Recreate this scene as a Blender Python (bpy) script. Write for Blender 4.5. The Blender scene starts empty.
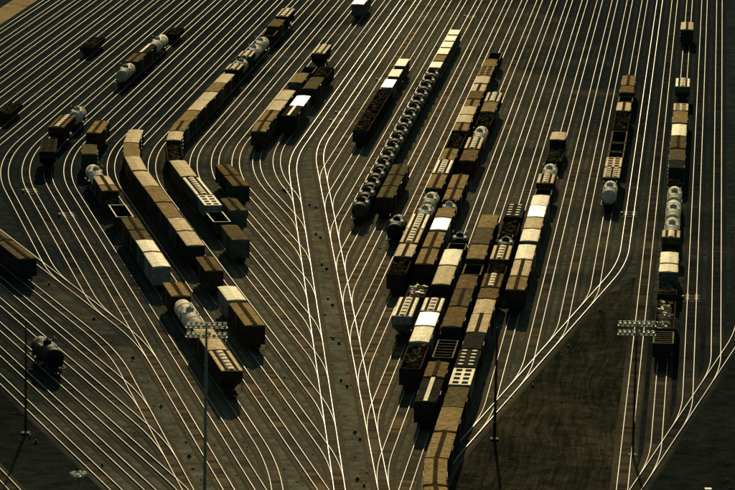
import bpy, math, random
from mathutils import Vector, Matrix
R = math.radians
rnd = random.Random(7)
S = bpy.context.scene
C = S.collection

# ------------------------------------------------------------------ camera, world, sun, exposure
F, TH, RO, H, YA = 3800., 0.184236, 0.0202172, 124.6765, -0.08831      # focal length in 735ths of the frame, pitch, roll, height, yaw
D, X0 = 4.11642379, 3.352246                                         # spacing of the yard tracks, x of the first
fw = Vector((math.sin(YA)*math.cos(TH), math.cos(YA)*math.cos(TH), -math.sin(TH)))
rt = Vector((math.cos(YA), -math.sin(YA), 0)); up = rt.cross(fw)
ex = rt*math.cos(RO) + up*math.sin(RO); eu = up*math.cos(RO) - rt*math.sin(RO)
cam = bpy.data.objects.new('camera', bpy.data.cameras.new('camera')); C.objects.link(cam)
cam.matrix_world = Matrix(((ex.x, eu.x, -fw.x, 0), (ex.y, eu.y, -fw.y, 0), (ex.z, eu.z, -fw.z, H), (0, 0, 0, 1)))
cam.data.sensor_width = 36; cam.data.lens = F/735*36
cam.data.clip_start = 5; cam.data.clip_end = 9000
S.camera = cam

SUN_EL, SUN_AZ = 21.0, YA + 0.0                                         # azimuth measured from +Y towards +X
w = bpy.data.worlds.new('World'); S.world = w; w.use_nodes = True
nt = w.node_tree; sky = nt.nodes.new('ShaderNodeTexSky'); sky.sky_type = 'NISHITA'; sky.sun_disc = False
sky.sun_elevation = R(SUN_EL); sky.sun_rotation = SUN_AZ; sky.dust_density = 2.0
bg = nt.nodes['Background']; nt.links.new(sky.outputs[0], bg.inputs[0]); bg.inputs[1].default_value = 0.075    # with a green-teal cast, as the film has it in the shade
tn_ = nt.nodes.new('ShaderNodeMix'); tn_.data_type = 'RGBA'; tn_.blend_type = 'MULTIPLY'; tn_.inputs[0].default_value = 1; tn_.inputs[7].default_value = (0.52, 0.72, 0.58, 1)
nt.links.new(sky.outputs[0], tn_.inputs[6]); nt.links.new(tn_.outputs[2], bg.inputs[0])
sl = bpy.data.lights.new('sun', 'SUN'); sl.energy = 5.0; sl.angle = R(0.5); sl.color = (1.0, 0.84, 0.51)
so = bpy.data.objects.new('sun', sl); C.objects.link(so)
sd = Vector((math.sin(SUN_AZ)*math.cos(R(SUN_EL)), math.cos(SUN_AZ)*math.cos(R(SUN_EL)), math.sin(R(SUN_EL))))
so.rotation_euler = (-sd).to_track_quat('-Z', 'Y').to_euler(); so.location = (0, 700, 200)
vs = S.view_settings; vs.view_transform = 'Standard'; vs.look = 'None'; vs.gamma = 1; vs.use_curve_mapping = False
vs.exposure = 0.25

# ------------------------------------------------------------------ picture <-> yard
def proj(X, Y, Z=0.):
    c, s = math.cos(YA), math.sin(YA)
    xr = X*c - Y*s; yr = X*s + Y*c
    z = yr*math.cos(TH) + (H-Z)*math.sin(TH); v = (H-Z)*math.cos(TH) - yr*math.sin(TH)
    a = F*xr/z; b = F*v/z
    return 367.5 + a*math.cos(RO) - b*math.sin(RO), 245 + a*math.sin(RO) + b*math.cos(RO)
def back(x, y, Z=0.):
    dx, dy = x-367.5, y-245
    a = dx*math.cos(RO) + dy*math.sin(RO); b = -dx*math.sin(RO) + dy*math.cos(RO)
    yr = F*math.cos(TH) - b*math.sin(TH); zz = -(F*math.sin(TH) + b*math.cos(TH)); t = (Z-H)/zz
    xr = a*t; yr *= t; c, s = math.cos(YA), math.sin(YA)
    return xr*c + yr*s, -xr*s + yr*c
def TX(n): return X0 - n*D

# ------------------------------------------------------------------ materials
MAT = {}
def nodes(name):
    m = bpy.data.materials.new(name); m.use_nodes = True
    t = m.node_tree; b = t.nodes['Principled BSDF']
    return m, t, b
def noise(t, scale, detail=3, coord='Object', rough=0.6, vec=None):
    n = t.nodes.new('ShaderNodeTexNoise'); n.inputs['Scale'].default_value = scale
    n.inputs['Detail'].default_value = detail; n.inputs['Roughness'].default_value = rough
    if vec is None:
        tc = t.nodes.new('ShaderNodeTexCoord'); vec = tc.outputs[coord]
    t.links.new(vec, n.inputs['Vector'])
    return n.outputs['Fac']
def ramp(t, fac, a, b, lo=0.35, hi=0.65):
    r = t.nodes.new('ShaderNodeValToRGB'); r.color_ramp.elements[0].position = lo; r.color_ramp.elements[1].position = hi
    r.color_ramp.elements[0].color = (*a, 1); r.color_ramp.elements[1].color = (*b, 1)
    t.links.new(fac, r.inputs[0]); return r.outputs[0]
def mixc(t, fac, a, b, mode='MIX'):
    m = t.nodes.new('ShaderNodeMix'); m.data_type = 'RGBA'; m.blend_type = mode
    for v, i in ((fac, 0), (a, 6), (b, 7)):
        if isinstance(v, (int, float)): m.inputs[i].default_value = v
        elif isinstance(v, tuple): m.inputs[i].default_value = (*v, 1)
        else: t.links.new(v, m.inputs[i])
    return m.outputs[2]
def math_(t, op, a, b=0.0, c=None):
    m = t.nodes.new('ShaderNodeMath'); m.operation = op
    for v, i in ((a, 0), (b, 1), (c, 2)):
        if v is None: continue
        if isinstance(v, (int, float)): m.inputs[i].default_value = v
        else: t.links.new(v, m.inputs[i])
    return m.outputs[0]
def paint(name, col, dirt=0.5, rough=0.55, metal=0.0, spec=0.01, stain=(0.10, 0.06, 0.03), streak=True):
    if name in MAT: return MAT[name]
    m, t, b = nodes(name)
    tc = t.nodes.new('ShaderNodeTexCoord'); mp = t.nodes.new('ShaderNodeMapping')
    oi = t.nodes.new('ShaderNodeObjectInfo')
    ad = t.nodes.new('ShaderNodeVectorMath'); ad.operation = 'ADD'
    t.links.new(tc.outputs['Object'], ad.inputs[0])
    sc = t.nodes.new('ShaderNodeVectorMath'); sc.operation = 'SCALE'; t.links.new(oi.outputs['Location'], sc.inputs[0]); sc.inputs['Scale'].default_value = 0.37
    t.links.new(sc.outputs[0], ad.inputs[1])
    t.links.new(ad.outputs[0], mp.inputs[0])
    mp.inputs['Scale'].default_value = (0.5, 3.0, 0.6) if streak else (1, 1, 1)
    n1 = noise(t, 1.3, 5, vec=mp.outputs[0], rough=0.7)
    n2 = noise(t, 0.35, 2, vec=ad.outputs[0])
    c = mixc(t, math_(t, 'MULTIPLY', ramp(t, n1, (0, 0, 0), (1, 1, 1), 0.42, 0.75), dirt), col, stain)
    dk = tuple(v*0.66 for v in col)
    c = mixc(t, ramp(t, n2, (0, 0, 0), (1, 1, 1), 0.35, 0.7), c, mixc(t, 0.55, c, dk))
    n3 = noise(t, 1.1, 6, vec=ad.outputs[0], rough=0.75)
    c = mixc(t, 1.0, c, ramp(t, n3, (0.52, 0.50, 0.46), (1.48, 1.45, 1.40), 0.34, 0.66), 'MULTIPLY') if col[0] < .7 else c
    t.links.new(c, b.inputs['Base Color'])
    t.links.new(math_(t, 'MULTIPLY_ADD', n1, 0.25, rough-0.12), b.inputs['Roughness'])
    b.inputs['Metallic'].default_value = metal; b.inputs['Specular IOR Level'].default_value = spec
    MAT[name] = m; return m
def mt(k): return MAT[k]
paint('steel_dark', (0.030, 0.027, 0.024), 0.4, 0.6)
paint('wheel_steel', (0.10, 0.07, 0.05), 0.3, 0.45, 0.6)
paint('side_brown', (0.045, 0.024, 0.016), 0.5)
paint('side_green', (0.025, 0.040, 0.030), 0.5)
paint('side_grey', (0.085, 0.08, 0.068), 0.5)
paint('side_black', (0.02, 0.02, 0.02), 0.4, 0.45)
paint('side_yellow', (0.085, 0.062, 0.026), 0.5)
paint('side_white', (0.20, 0.19, 0.16), 0.35)
paint('roof_tan', (0.38, 0.26, 0.115), 0.55, 0.6, 0.0, 0.0)
paint('roof_gold', (0.56, 0.375, 0.14), 0.5, 0.6, 0.0, 0.004)
paint('roof_brown', (0.22, 0.145, 0.065), 0.55, 0.6, 0.0, 0.0)
paint('roof_dull', (0.16, 0.125, 0.065), 0.5, 0.65, 0.0, 0.0)
paint('roof_dark', (0.032, 0.031, 0.025), 0.5, 0.65, 0.0, 0.0)
paint('roof_cream', (0.66, 0.54, 0.31), 0.25, 0.6, 0.0, 0.012, stain=(0.3, 0.22, 0.12))
paint('roof_white', (0.86, 0.83, 0.74), 0.2, 0.5, 0.0, 0.03, stain=(0.45, 0.38, 0.28))
paint('walk_dark', (0.05, 0.033, 0.018), 0.4, 0.85, spec=0.0)
paint('walk_light', (0.60, 0.49, 0.28), 0.4, 0.6, 0.0, 0.01)
paint('rim_dull', (0.26, 0.20, 0.12), 0.5, 0.6, 0.0, 0.0)
paint('tank_white', (0.60, 0.52, 0.38), 0.6, 0.65, 0.0, 0.01, streak=False)
paint('tank_pale', (0.40, 0.34, 0.22), 0.5, 0.65, 0.0, 0.02, streak=False)
paint('tank_grey', (0.055, 0.05, 0.037), 0.6, 0.65, 0.0, 0.02, streak=False)
paint('tank_black', (0.012, 0.012, 0.011), 0.2, 0.7, 0.0, 0.04, streak=False)
paint('scrap', (0.11, 0.075, 0.038), 0.9, 0.8, 0.0, 0.0, streak=False)
paint('scrap_pale', (0.50, 0.38, 0.20), 0.8, 0.6, 0.0, 0.1, streak=False)
paint('mast_grey', (0.16, 0.17, 0.15), 0.3, 0.6, 0.0, 0.1, streak=False)
paint('mast_dark', (0.02, 0.02, 0.018), 0.3, 0.7, streak=False)
paint('lamp_cream', (0.75, 0.68, 0.5), 0.2, 0.4, streak=False)
paint('rust_iron', (0.05, 0.035, 0.022), 0.5, 0.8, 0.0, 0.02, streak=False)
paint('sign_white', (0.75, 0.75, 0.7), 0.2, 0.5, streak=False)

def edge_shading(t):                     # vignette painted into ground colour: brighter middle, darker towards the yard's edges, ragged between
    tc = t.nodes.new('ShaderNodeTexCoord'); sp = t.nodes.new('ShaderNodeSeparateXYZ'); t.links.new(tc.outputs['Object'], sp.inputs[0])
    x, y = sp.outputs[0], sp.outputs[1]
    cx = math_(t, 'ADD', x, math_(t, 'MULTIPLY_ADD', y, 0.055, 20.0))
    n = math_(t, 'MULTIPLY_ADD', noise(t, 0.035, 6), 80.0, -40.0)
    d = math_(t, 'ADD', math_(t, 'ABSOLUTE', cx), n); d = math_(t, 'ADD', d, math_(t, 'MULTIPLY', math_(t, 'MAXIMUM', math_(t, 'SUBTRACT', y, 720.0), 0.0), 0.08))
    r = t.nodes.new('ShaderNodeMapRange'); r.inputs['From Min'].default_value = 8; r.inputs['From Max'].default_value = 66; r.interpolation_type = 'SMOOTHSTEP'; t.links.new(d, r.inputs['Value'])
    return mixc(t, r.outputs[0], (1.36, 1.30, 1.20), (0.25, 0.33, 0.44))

# rail: polished heads on the busy ladders, duller ones on the storage tracks
for nm, lo, hi, ro_, th_ in (('rail_head', (0.28, 0.225, 0.145), (0.64, 0.56, 0.42), 0.52, 0.5), ('rail_polished', (0.45, 0.39, 0.29), (0.66, 0.60, 0.47), 0.46, 0.3)):
    m, t, b = nodes(nm); MAT[nm] = m
    oi = t.nodes.new('ShaderNodeObjectInfo')
    c = ramp(t, noise(t, 0.03, 6, rough=0.75), lo, hi, 0.36, 0.62)
    c = mixc(t, math_(t, 'MULTIPLY', oi.outputs['Random'], th_), c, mixc(t, 0.6, c, (0.08, 0.05, 0.03)))
    t.links.new(c, b.inputs['Base Color']); b.inputs['Metallic'].default_value = 0.0; b.inputs['Specular IOR Level'].default_value = 0.14 if nm == 'rail_polished' else 0.07
    t.links.new(math_(t, 'MULTIPLY_ADD', noise(t, 0.06, 3), 0.25, ro_-0.06), b.inputs['Roughness'])
m, t, b = nodes('rail_web'); MAT['rail_web'] = m
t.links.new(ramp(t, noise(t, 2, 3), (0.03, 0.018, 0.01), (0.07, 0.04, 0.022)), b.inputs['Base Color']); b.inputs['Roughness'].default_value = 0.9

# track bed: ballast with sleepers, uv in metres (u along, v across)
m, t, b = nodes('track_bed'); MAT['track_bed'] = m
uv = t.nodes.new('ShaderNodeUVMap'); uv.uv_map = 'UVMap'
sp = t.nodes.new('ShaderNodeSeparateXYZ'); t.links.new(uv.outputs[0], sp.inputs[0])
u_, v_ = sp.outputs[0], sp.outputs[1]
fr = math_(t, 'FRACT', math_(t, 'DIVIDE', u_, 0.56)); idx = math_(t, 'FLOOR', math_(t, 'DIVIDE', u_, 0.56))
on = math_(t, 'MULTIPLY', math_(t, 'LESS_THAN', fr, 0.42), math_(t, 'LESS_THAN', math_(t, 'ABSOLUTE', v_), 1.28))
wn = t.nodes.new('ShaderNodeTexWhiteNoise'); wn.noise_dimensions = '2D'
cb = t.nodes.new('ShaderNodeCombineXYZ'); t.links.new(idx, cb.inputs[0])
ob = t.nodes.new('ShaderNodeObjectInfo'); t.links.new(math_(t, 'MULTIPLY', ob.outputs['Random'], 97.0), cb.inputs[1])
t.links.new(cb.outputs[0], wn.inputs['Vector'])
rusty = math_(t, 'GREATER_THAN', ob.outputs['Random'], 0.66)
slc = ramp(t, wn.outputs[0], (0.022, 0.016, 0.010), (0.17, 0.12, 0.07), 0.2, 1.0)
patch = ramp(t, noise(t, 0.05, 4), (0, 0, 0), (1, 1, 1), 0.50, 0.66)
patch = math_(t, 'MAXIMUM', patch, math_(t, 'MULTIPLY', rusty, 0.6))
bal = ramp(t, noise(t, 3.5, 4), (0.034, 0.031, 0.024), (0.082, 0.074, 0.054), 0.3, 0.7)
bal = mixc(t, patch, bal, mixc(t, 0.3, bal, (0.085, 0.062, 0.038)))
lit = mixc(t, math_(t, 'MULTIPLY', on, math_(t, 'MULTIPLY_ADD', patch, 0.7, 0.25)), bal, slc)
# runs of newer or rustier sleepers, told apart every metre and a half
wn2 = t.nodes.new('ShaderNodeTexWhiteNoise'); wn2.noise_dimensions = '2D'
cb2 = t.nodes.new('ShaderNodeCombineXYZ'); t.links.new(math_(t, 'FLOOR', math_(t, 'DIVIDE', u_, 1.68)), cb2.inputs[0]); t.links.new(math_(t, 'MULTIPLY', ob.outputs['Random'], 31.0), cb2.inputs[1]); t.links.new(cb2.outputs[0], wn2.inputs['Vector'])
blk = math_(t, 'MULTIPLY', math_(t, 'LESS_THAN', math_(t, 'ABSOLUTE', v_), 1.15), math_(t, 'MULTIPLY', math_(t, 'GREATER_THAN', wn2.outputs[0], 0.55), patch))
lit = mixc(t, math_(t, 'MULTIPLY', blk, 0.32), lit, (0.19, 0.125, 0.065))
blk2 = math_(t, 'MULTIPLY', math_(t, 'LESS_THAN', math_(t, 'ABSOLUTE', v_), 1.0), math_(t, 'LESS_THAN', wn2.outputs[0], 0.4))
lit = mixc(t, math_(t, 'MULTIPLY', blk2, 0.35), lit, (0.012, 0.009, 0.007))
# oil line between the rails, pale grit now and then
grit = math_(t, 'GREATER_THAN', noise(t, 1.7, 2), 0.72)
lit = mixc(t, math_(t, 'MULTIPLY', grit, 0.7), lit, (0.22, 0.16, 0.09))
lit = mixc(t, 1.0, lit, edge_shading(t), 'MULTIPLY'); t.links.new(lit, b.inputs['Base Color']); b.inputs['Roughness'].default_value = 0.95; b.inputs['Specular IOR Level'].default_value = 0.0  # painted edge shading multiplied into the bed colour too
bp = t.nodes.new('ShaderNodeBump'); bp.inputs['Strength'].default_value = 0.6; bp.inputs['Distance'].default_value = 0.1
t.links.new(noise(t, 5, 3), bp.inputs['Height']); t.links.new(bp.outputs[0], b.inputs['Normal'])

# ground: cinders, dark dirt
def ground_mat(name, a, c, speck=(0.12, 0.10, 0.07), scale=0.02, furrow=0.0, thr=0.70, shaded_edges=False):
    m, t, b = nodes(name); MAT[name] = m
    big = noise(t, scale, 4); mid = noise(t, 0.35, 5); fine = noise(t, 4.0, 4)
    col = ramp(t, big, a, c, 0.36, 0.66)
    col = mixc(t, 1.0, col, ramp(t, mid, (0.50, 0.52, 0.54), (1.45, 1.40, 1.30), 0.3, 0.7), 'MULTIPLY')
    col = mixc(t, 1.0, col, ramp(t, fine, (0.6, 0.6, 0.6), (1.4, 1.4, 1.4), 0.3, 0.7), 'MULTIPLY')
    sp = math_(t, 'GREATER_THAN', noise(t, 1.3, 2, rough=0.8), thr)
    col = mixc(t, math_(t, 'MULTIPLY', sp, 0.6), col, speck)
    if shaded_edges: col = mixc(t, 1.0, col, edge_shading(t), 'MULTIPLY')  # painted darkening towards the edges goes into the base colour
    t.links.new(col, b.inputs['Base Color']); b.inputs['Roughness'].default_value = 0.92; b.inputs['Specular IOR Level'].default_value = 0.0
    h = math_(t, 'ADD', math_(t, 'MULTIPLY', fine, 0.06), math_(t, 'MULTIPLY', mid, 0.25))
    if furrow:
        tc = t.nodes.new('ShaderNodeTexCoord'); outs = []
        for rot, sx, sy, sd_ in ((-16, 1.7, 0.05, 0), (24, 1.5, 0.06, 40), (-62, 1.6, 0.07, 90)):
            wob = t.nodes.new('ShaderNodeTexNoise'); wob.inputs['Scale'].default_value = 0.028; t.links.new(tc.outputs['Object'], wob.inputs['Vector'])
            ad = t.nodes.new('ShaderNodeVectorMath'); ad.operation = 'MULTIPLY_ADD'; ad.inputs[1].default_value = (5, 5, 0); t.links.new(wob.outputs['Color'], ad.inputs[0]); t.links.new(tc.outputs['Object'], ad.inputs[2])
            mp = t.nodes.new('ShaderNodeMapping'); mp.inputs['Rotation'].default_value = (0, 0, R(rot)); mp.inputs['Scale'].default_value = (sx, sy, 1); mp.inputs['Location'].default_value = (sd_, 0, 0)
            t.links.new(ad.outputs[0], mp.inputs[0]); outs.append(noise(t, 1.0, 3, vec=mp.outputs[0], rough=0.65))
        sel = ramp(t, noise(t, 0.03, 1), (0, 0, 0), (1, 1, 1), 0.44, 0.56); sel2 = ramp(t, noise(t, 0.045, 1), (0, 0, 0), (1, 1, 1), 0.52, 0.6)
        wv = mixc(t, sel2, mixc(t, sel, outs[0], outs[1]), outs[2])
        h = math_(t, 'ADD', h, math_(t, 'MULTIPLY', wv, furrow*4))
        col2 = mixc(t, 1.0, col, ramp(t, wv, (0.50, 0.54, 0.58), (1.35, 1.30, 1.18), 0.36, 0.64), 'MULTIPLY')
        t.links.new(col2, b.inputs['Base Color'])
    bp = t.nodes.new('ShaderNodeBump'); bp.inputs['Strength'].default_value = 0.9; bp.inputs['Distance'].default_value = 1.0
    t.links.new(h, bp.inputs['Height']); t.links.new(bp.outputs[0], b.inputs['Normal'])
    return m
ground_mat('cinders', (0.060, 0.060, 0.047), (0.092, 0.090, 0.066), shaded_edges=True)
ground_mat('graded_dirt', (0.020, 0.021, 0.015), (0.044, 0.038, 0.024), furrow=0.16, scale=0.03, thr=0.8)
ground_mat('dark_dirt', (0.008, 0.011, 0.011), (0.018, 0.020, 0.017), speck=(0.10, 0.08, 0.05), thr=0.76)  # darker dirt for the lower-left ground and the right verge
ground_mat('sandy_lane', (0.085, 0.080, 0.058), (0.125, 0.100, 0.060), thr=0.8)
ground_mat('tan_road', (0.22, 0.15, 0.075), (0.30, 0.21, 0.11), speck=(0.3, 0.22, 0.12))

# ------------------------------------------------------------------ mesh helpers
class MB:
    def __init__(s): s.v, s.f = [], []
    def box(s, x0, x1, y0, y1, z0, z1, M=None):
        k = len(s.v)
        for x in (x0, x1):
            for y in (y0, y1):
                for z in (z0, z1):
                    p = Vector((x, y, z)); s.v.append(tuple(M @ p) if M else (x, y, z))
        for q in ((0, 1, 3, 2), (4, 6, 7, 5), (0, 4, 5, 1), (2, 3, 7, 6), (0, 2, 6, 4), (1, 5, 7, 3)): s.f.append(tuple(k+i for i in q))
        return s
    def rings(s, rings, cap=True):
        k = len(s.v); n = len(rings[0])
        for r in rings: s.v.extend(r)
        for i in range(len(rings)-1):
            for j in range(n):
                a = k+i*n+j; b2 = k+i*n+(j+1) % n
                s.f.append((a, b2, b2+n, a+n))
        if cap:
            s.f.append(tuple(k+j for j in reversed(range(n)))); s.f.append(tuple(k+(len(rings)-1)*n+j for j in range(n)))
        return s
    def cyl(s, p0, p1, r0, r1=None, n=10, cap=True):
        r1 = r0 if r1 is None else r1
        p0, p1 = Vector(p0), Vector(p1); d = (p1-p0).normalized()
        a = d.orthogonal().normalized(); b = d.cross(a)
        rg = [[tuple(p+(a*math.cos(2*math.pi*j/n)+b*math.sin(2*math.pi*j/n))*r) for j in range(n)] for p, r in ((p0, r0), (p1, r1))]
        return s.rings(rg, cap)
    def prof(s, x0, x1, pts):      # extrude a closed y,z outline along x
        return s.rings([[(x0, y, z) for y, z in pts], [(x1, y, z) for y, z in pts]])
    def build(s, name, mat, parent=None, smooth=False):
        me = bpy.data.meshes.new(name); me.from_pydata(s.v, [], s.f); me.update()
        if smooth:
            for p in me.polygons: p.use_smooth = True
        me.materials.append(MAT[mat]); o = bpy.data.objects.new(name, me); C.objects.link(o)
        if parent: o.parent = parent
        return o
def empty(name, loc=(0, 0, 0), rz=0.):
    o = bpy.data.objects.new(name, None); C.objects.link(o); o.location = loc; o.rotation_euler = (0, 0, rz); o.empty_display_size = 1; return o
def tag(o, label=None, cat=None, group=None, kind=None):
    if label: o['label'] = label
    if cat: o['category'] = cat
    if group: o['group'] = group
    if kind: o['kind'] = kind
    return o
def linked(src, name, parent, loc=(0, 0, 0), rz=0.):
    o = bpy.data.objects.new(name, src.data); C.objects.link(o); o.parent = parent; o.location = loc; o.rotation_euler = (0, 0, rz); return o

# ------------------------------------------------------------------ ground
GZ = -0.36
def sheet(name, pts, z, mat, nx=1):
    me = bpy.data.meshes.new(name); me.from_pydata([(x, y, z) for x, y in pts], [], [tuple(range(len(pts)))]); me.update()
    me.materials.append(MAT[mat]); o = bpy.data.objects.new(name, me); C.objects.link(o); return tag(o, kind='structure')
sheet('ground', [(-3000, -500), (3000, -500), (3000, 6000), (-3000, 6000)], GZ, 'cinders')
from mathutils import noise as mnoise
def wavy(pts, z, name, mat, amp=1.0):
    q = []
    for (a, b2), (c, d) in zip(pts, pts[1:]+pts[:1]):
        L = math.hypot(c-a, d-b2); n = max(1, int(L/.8))
        for i in range(n):
            x, y = a+(c-a)*i/n, b2+(d-b2)*i/n
            v = Vector((x, y, 0)); o = mnoise.noise_vector(v*.06)*5*amp + mnoise.noise_vector(v*.35)*1.6*amp + mnoise.noise_vector(v*1.3)*.5*amp
            q.append((x+o.x, y+o.y))
    return sheet(name, q, z, mat)
wavy([back(*p) for p in ((646, 262), (637, 275), (624, 283), (581, 311), (477, 428), (430, 500), (400, 640), (612, 640), (622, 490), (641, 305))], GZ+.004, 'dirt_field', 'graded_dirt', 0.25)
wavy([back(*p) for p in ((0, 377), (52, 427), (118, 490), (200, 640), (-200, 640), (-200, 250))], GZ+.008, 'dark_ground', 'dark_dirt', 0.35)
wavy([back(*p) for p in ((641, 305), (622, 490), (612, 640), (800, 640), (800, 300), (717, 300))], GZ+.012, 'dark_verge', 'dark_dirt', 0.3)
wavy([back(*p) for p in ((312, 150), (308, 180), (330, 300), (350, 400), (362, 520), (372, 520), (362, 400), (340, 300), (318, 180))], GZ+.008, 'sandy_walkway', 'sandy_lane', 0.45)
RW = TX(44)-2.6-back(6, 3)[0]
sheet('service_road', [(TX(44)-2.6, 1300), (TX(44)-3.2, 500), (TX(44)-2.6-RW, 500), (TX(44)-2.6-RW, 1300)], GZ+.004, 'tan_road')

# ------------------------------------------------------------------ tracks
def line_x(Xc, p, ang):                # on the line through p with angle (from -Y towards +X), the point with x = Xc
    t_ = (Xc-p[0])/math.tan(R(ang)); return (Xc, p[1]-t_)
def inter(p, a, q, b2):
    d1 = (math.sin(R(a)), -math.cos(R(a))); d2 = (math.sin(R(b2)), -math.cos(R(b2)))
    den = d1[0]*d2[1]-d1[1]*d2[0]; t_ = ((q[0]-p[0])*d2[1]-(q[1]-p[1])*d2[0])/den
    return (p[0]+d1[0]*t_, p[1]+d1[1]*t_)
def fillet(pts, Rs):
    out = [pts[0]]
    for i in range(1, len(pts)-1):
        a, p, c = Vector(pts[i-1]), Vector(pts[i]), Vector(pts[i+1])
        u1, u2 = (a-p).normalized(), (c-p).normalized(); ang = math.pi-u1.angle(u2)
        if ang < 1e-4: continue
        r = Rs[i-1]; T = r*math.tan(ang/2)
        n = max(3, int(ang*r/2.0)+2); s = p+u1*T; e = p+u2*T
        bis = (u1+u2).normalized(); cc = p+bis*(r/math.cos(ang/2)); a0 = s-cc; sg = 1 if (a0.x*(e-cc).y-a0.y*(e-cc).x) > 0 else -1
        for k in range(n+1):
            th = sg*ang*k/n; out.append((cc.x+a0.x*math.cos(th)-a0.y*math.sin(th), cc.y+a0.x*math.sin(th)+a0.y*math.cos(th)))
    out.append(pts[-1]); return out
def cutend(pts, Rr, nxt):              # path ending with a fillet that becomes tangent to the next line, then stops
    f_ = fillet(pts+[nxt], Rr); return f_[:-1]
A1 = 7.78
Bp, Cp, Ap, Rp = (-40.5, 489.6), (-46.3, 488.6), (-30.5, 527.6), (-2.1, 533.3)
PATH = {}
TOP = 1180.
for n in (0, 1, 2):
    c = line_x(TX(n), Rp, -7.7); PATH[n] = cutend([(TX(n), TOP), c], [160], inter(c, -7.7, (0, 400), 90))
PATH[-1] = fillet([(TX(-1), 690), line_x(TX(-1), Rp, -7.7), inter(Rp, -7.7, (0, 440), 90)], [200])
PATH[3] = [(TX(3), TOP), (TX(3), 440)]
c4 = line_x(TX(4), Ap, -7.62); c9 = line_x(TX(9), Ap, -7.62)
PATH[4] = cutend([(TX(4), TOP), c4, c9], [230, 160], (TX(9), 400))
for n in (5, 6, 7, 8):
    c = line_x(TX(n), Ap, -7.62); PATH[n] = cutend([(TX(n), TOP), c], [160], c9)
k9 = (TX(9), 483); PATH[9] = fillet([(TX(9), TOP), k9, inter(k9, A1, (0, 440), 90)], [160])
PATH[10] = [(TX(10), TOP), (TX(10), 440)]
for n in range(11, 20):
    c = line_x(TX(n), Bp, 7.79); PATH[n] = cutend([(TX(n), TOP), c], [160], (inter(c, 7.79, (0, 440), 90)))
PATH[20] = fillet([(TX(20), TOP), line_x(TX(20), Bp, 7.79), inter(Bp, 7.79, (0, 440), 90)], [280])
PATH[21] = fillet([(TX(21), TOP), line_x(TX(21), Cp, 7.77), inter(Cp, 7.77, (0, 440), 90)], [280])
low = {22: (283.4, 183), 23: (262.8, 183), 24: (276, 222), 25: (276, 248), 26: (276, 279), 27: (276, 308), 28: (276, 343), 29: (276, 380)}
for n, q in low.items():
    g = back(*q); c = line_x(TX(n), g, 15.7); j = inter(g, 15.7, Cp, 7.77)
    PATH[n] = cutend([(TX(n), TOP), c, j], [230, 150], inter(Cp, 7.77, (0, 440), 90))
g = back(282, 429); PATH[30] = fillet([(TX(30), TOP), line_x(TX(30), g, 15.6), inter(g, 15.6, (0, 440), 90)], [230])
g = back(234, 402.5); k = inter(g, 15.6, (0, 500), 90); PATH[31] = fillet([(TX(31), TOP), line_x(TX(31), g, 15.6), k, inter(k, A1, (0, 440), 90)], [230, 230])
g = back(223, 429); j = inter(g, 15.7, k, A1); PATH[32] = cutend([(TX(32), TOP), line_x(TX(32), g, 15.7), j], [230, 150], inter(k, A1, (0, 430), 90))
g33 = back(121, 305); PATH[33] = fillet([(TX(33), TOP), line_x(TX(33), g33, 15.6), inter(g33, 15.6, (0, 440), 90)], [230])
gD = back(44, 266)
for n, q in ((34, (27, 183)), (35, (5.4, 183))):
    g = back(*q); PATH[n] = cutend([(TX(n), TOP), line_x(TX(n), g, 15.7), inter(g, 15.7, gD, 23.9)], [230, 150], inter(gD, 23.9, g33, 15.6))
PATH[36] = cutend([(TX(36), TOP), line_x(TX(36), gD, 23.9), inter(gD, 23.9, g33, 15.6)], [210, 200], inter(g33, 15.6, (0, 440), 90))
gE = (-75.5, 519.)
g37 = back(56.5, 305); PATH[37] = fillet([(TX(37), TOP), line_x(TX(37), g37, 23.9), inter(g37, 23.9, gE, 15.5), inter(gE, 15.5, (0, 440), 90)], [210, 210])
for n, q in ((38, (92, 356.6)), (39, (92, 380.5)), (40, (92, 407.6))):
    g = back(*q); PATH[n] = cutend([(TX(n), TOP), line_x(TX(n), g, 23.6), inter(g, 23.6, gE, 15.5)], [210, 150], inter(gE, 15.5, (0, 420), 90))
for n, q in ((41, (92, 435.5)), (42, (92, 466)), (43, (7, 481))):
    g = back(*q); PATH[n] = fillet([(TX(n), TOP), line_x(TX(n), g, 23.5), inter(g, 23.5, (0, 455), 90)], [210])
PATH[44] = [(TX(44), TOP), (TX(44), 860)]

def resample(pts, step=3.0):
    out = [Vector(pts[0])]
    for a, b2 in zip(pts, pts[1:]):
        a, b2 = Vector(a), Vector(b2); L = (b2-a).length
        if L < 1e-6: continue
        n = max(1, int(L/step)) if L < 40 else max(1, int(L/12))
        for i in range(1, n+1): out.append(a+(b2-a)*i/n)
    return out
class Path:
    def __init__(s, pts):
        s.p = resample(pts); s.s = [0.]
        for a, b2 in zip(s.p, s.p[1:]): s.s.append(s.s[-1]+(b2-a).length)
    def at(s, d):
        d = max(0, min(d, s.s[-1]-1e-6)); lo, hi = 0, len(s.s)-1
        while hi-lo > 1:
            m_ = (lo+hi)//2
            if s.s[m_] <= d: lo = m_
            else: hi = m_
        f_ = (d-s.s[lo])/max(1e-9, s.s[hi]-s.s[lo]); return s.p[lo].lerp(s.p[hi], f_)
    def find(s, y, Z):                 # arc length where the point at height Z shows at picture row y
        lo, hi = 0., s.s[-1]
        for _ in range(40):
            m_ = (lo+hi)/2; p = s.at(m_)
            if proj(p.x, p.y, Z)[1] < y: lo = m_
            else: hi = m_
        return (lo+hi)/2
P = {n: Path(v) for n, v in PATH.items()}
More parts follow.
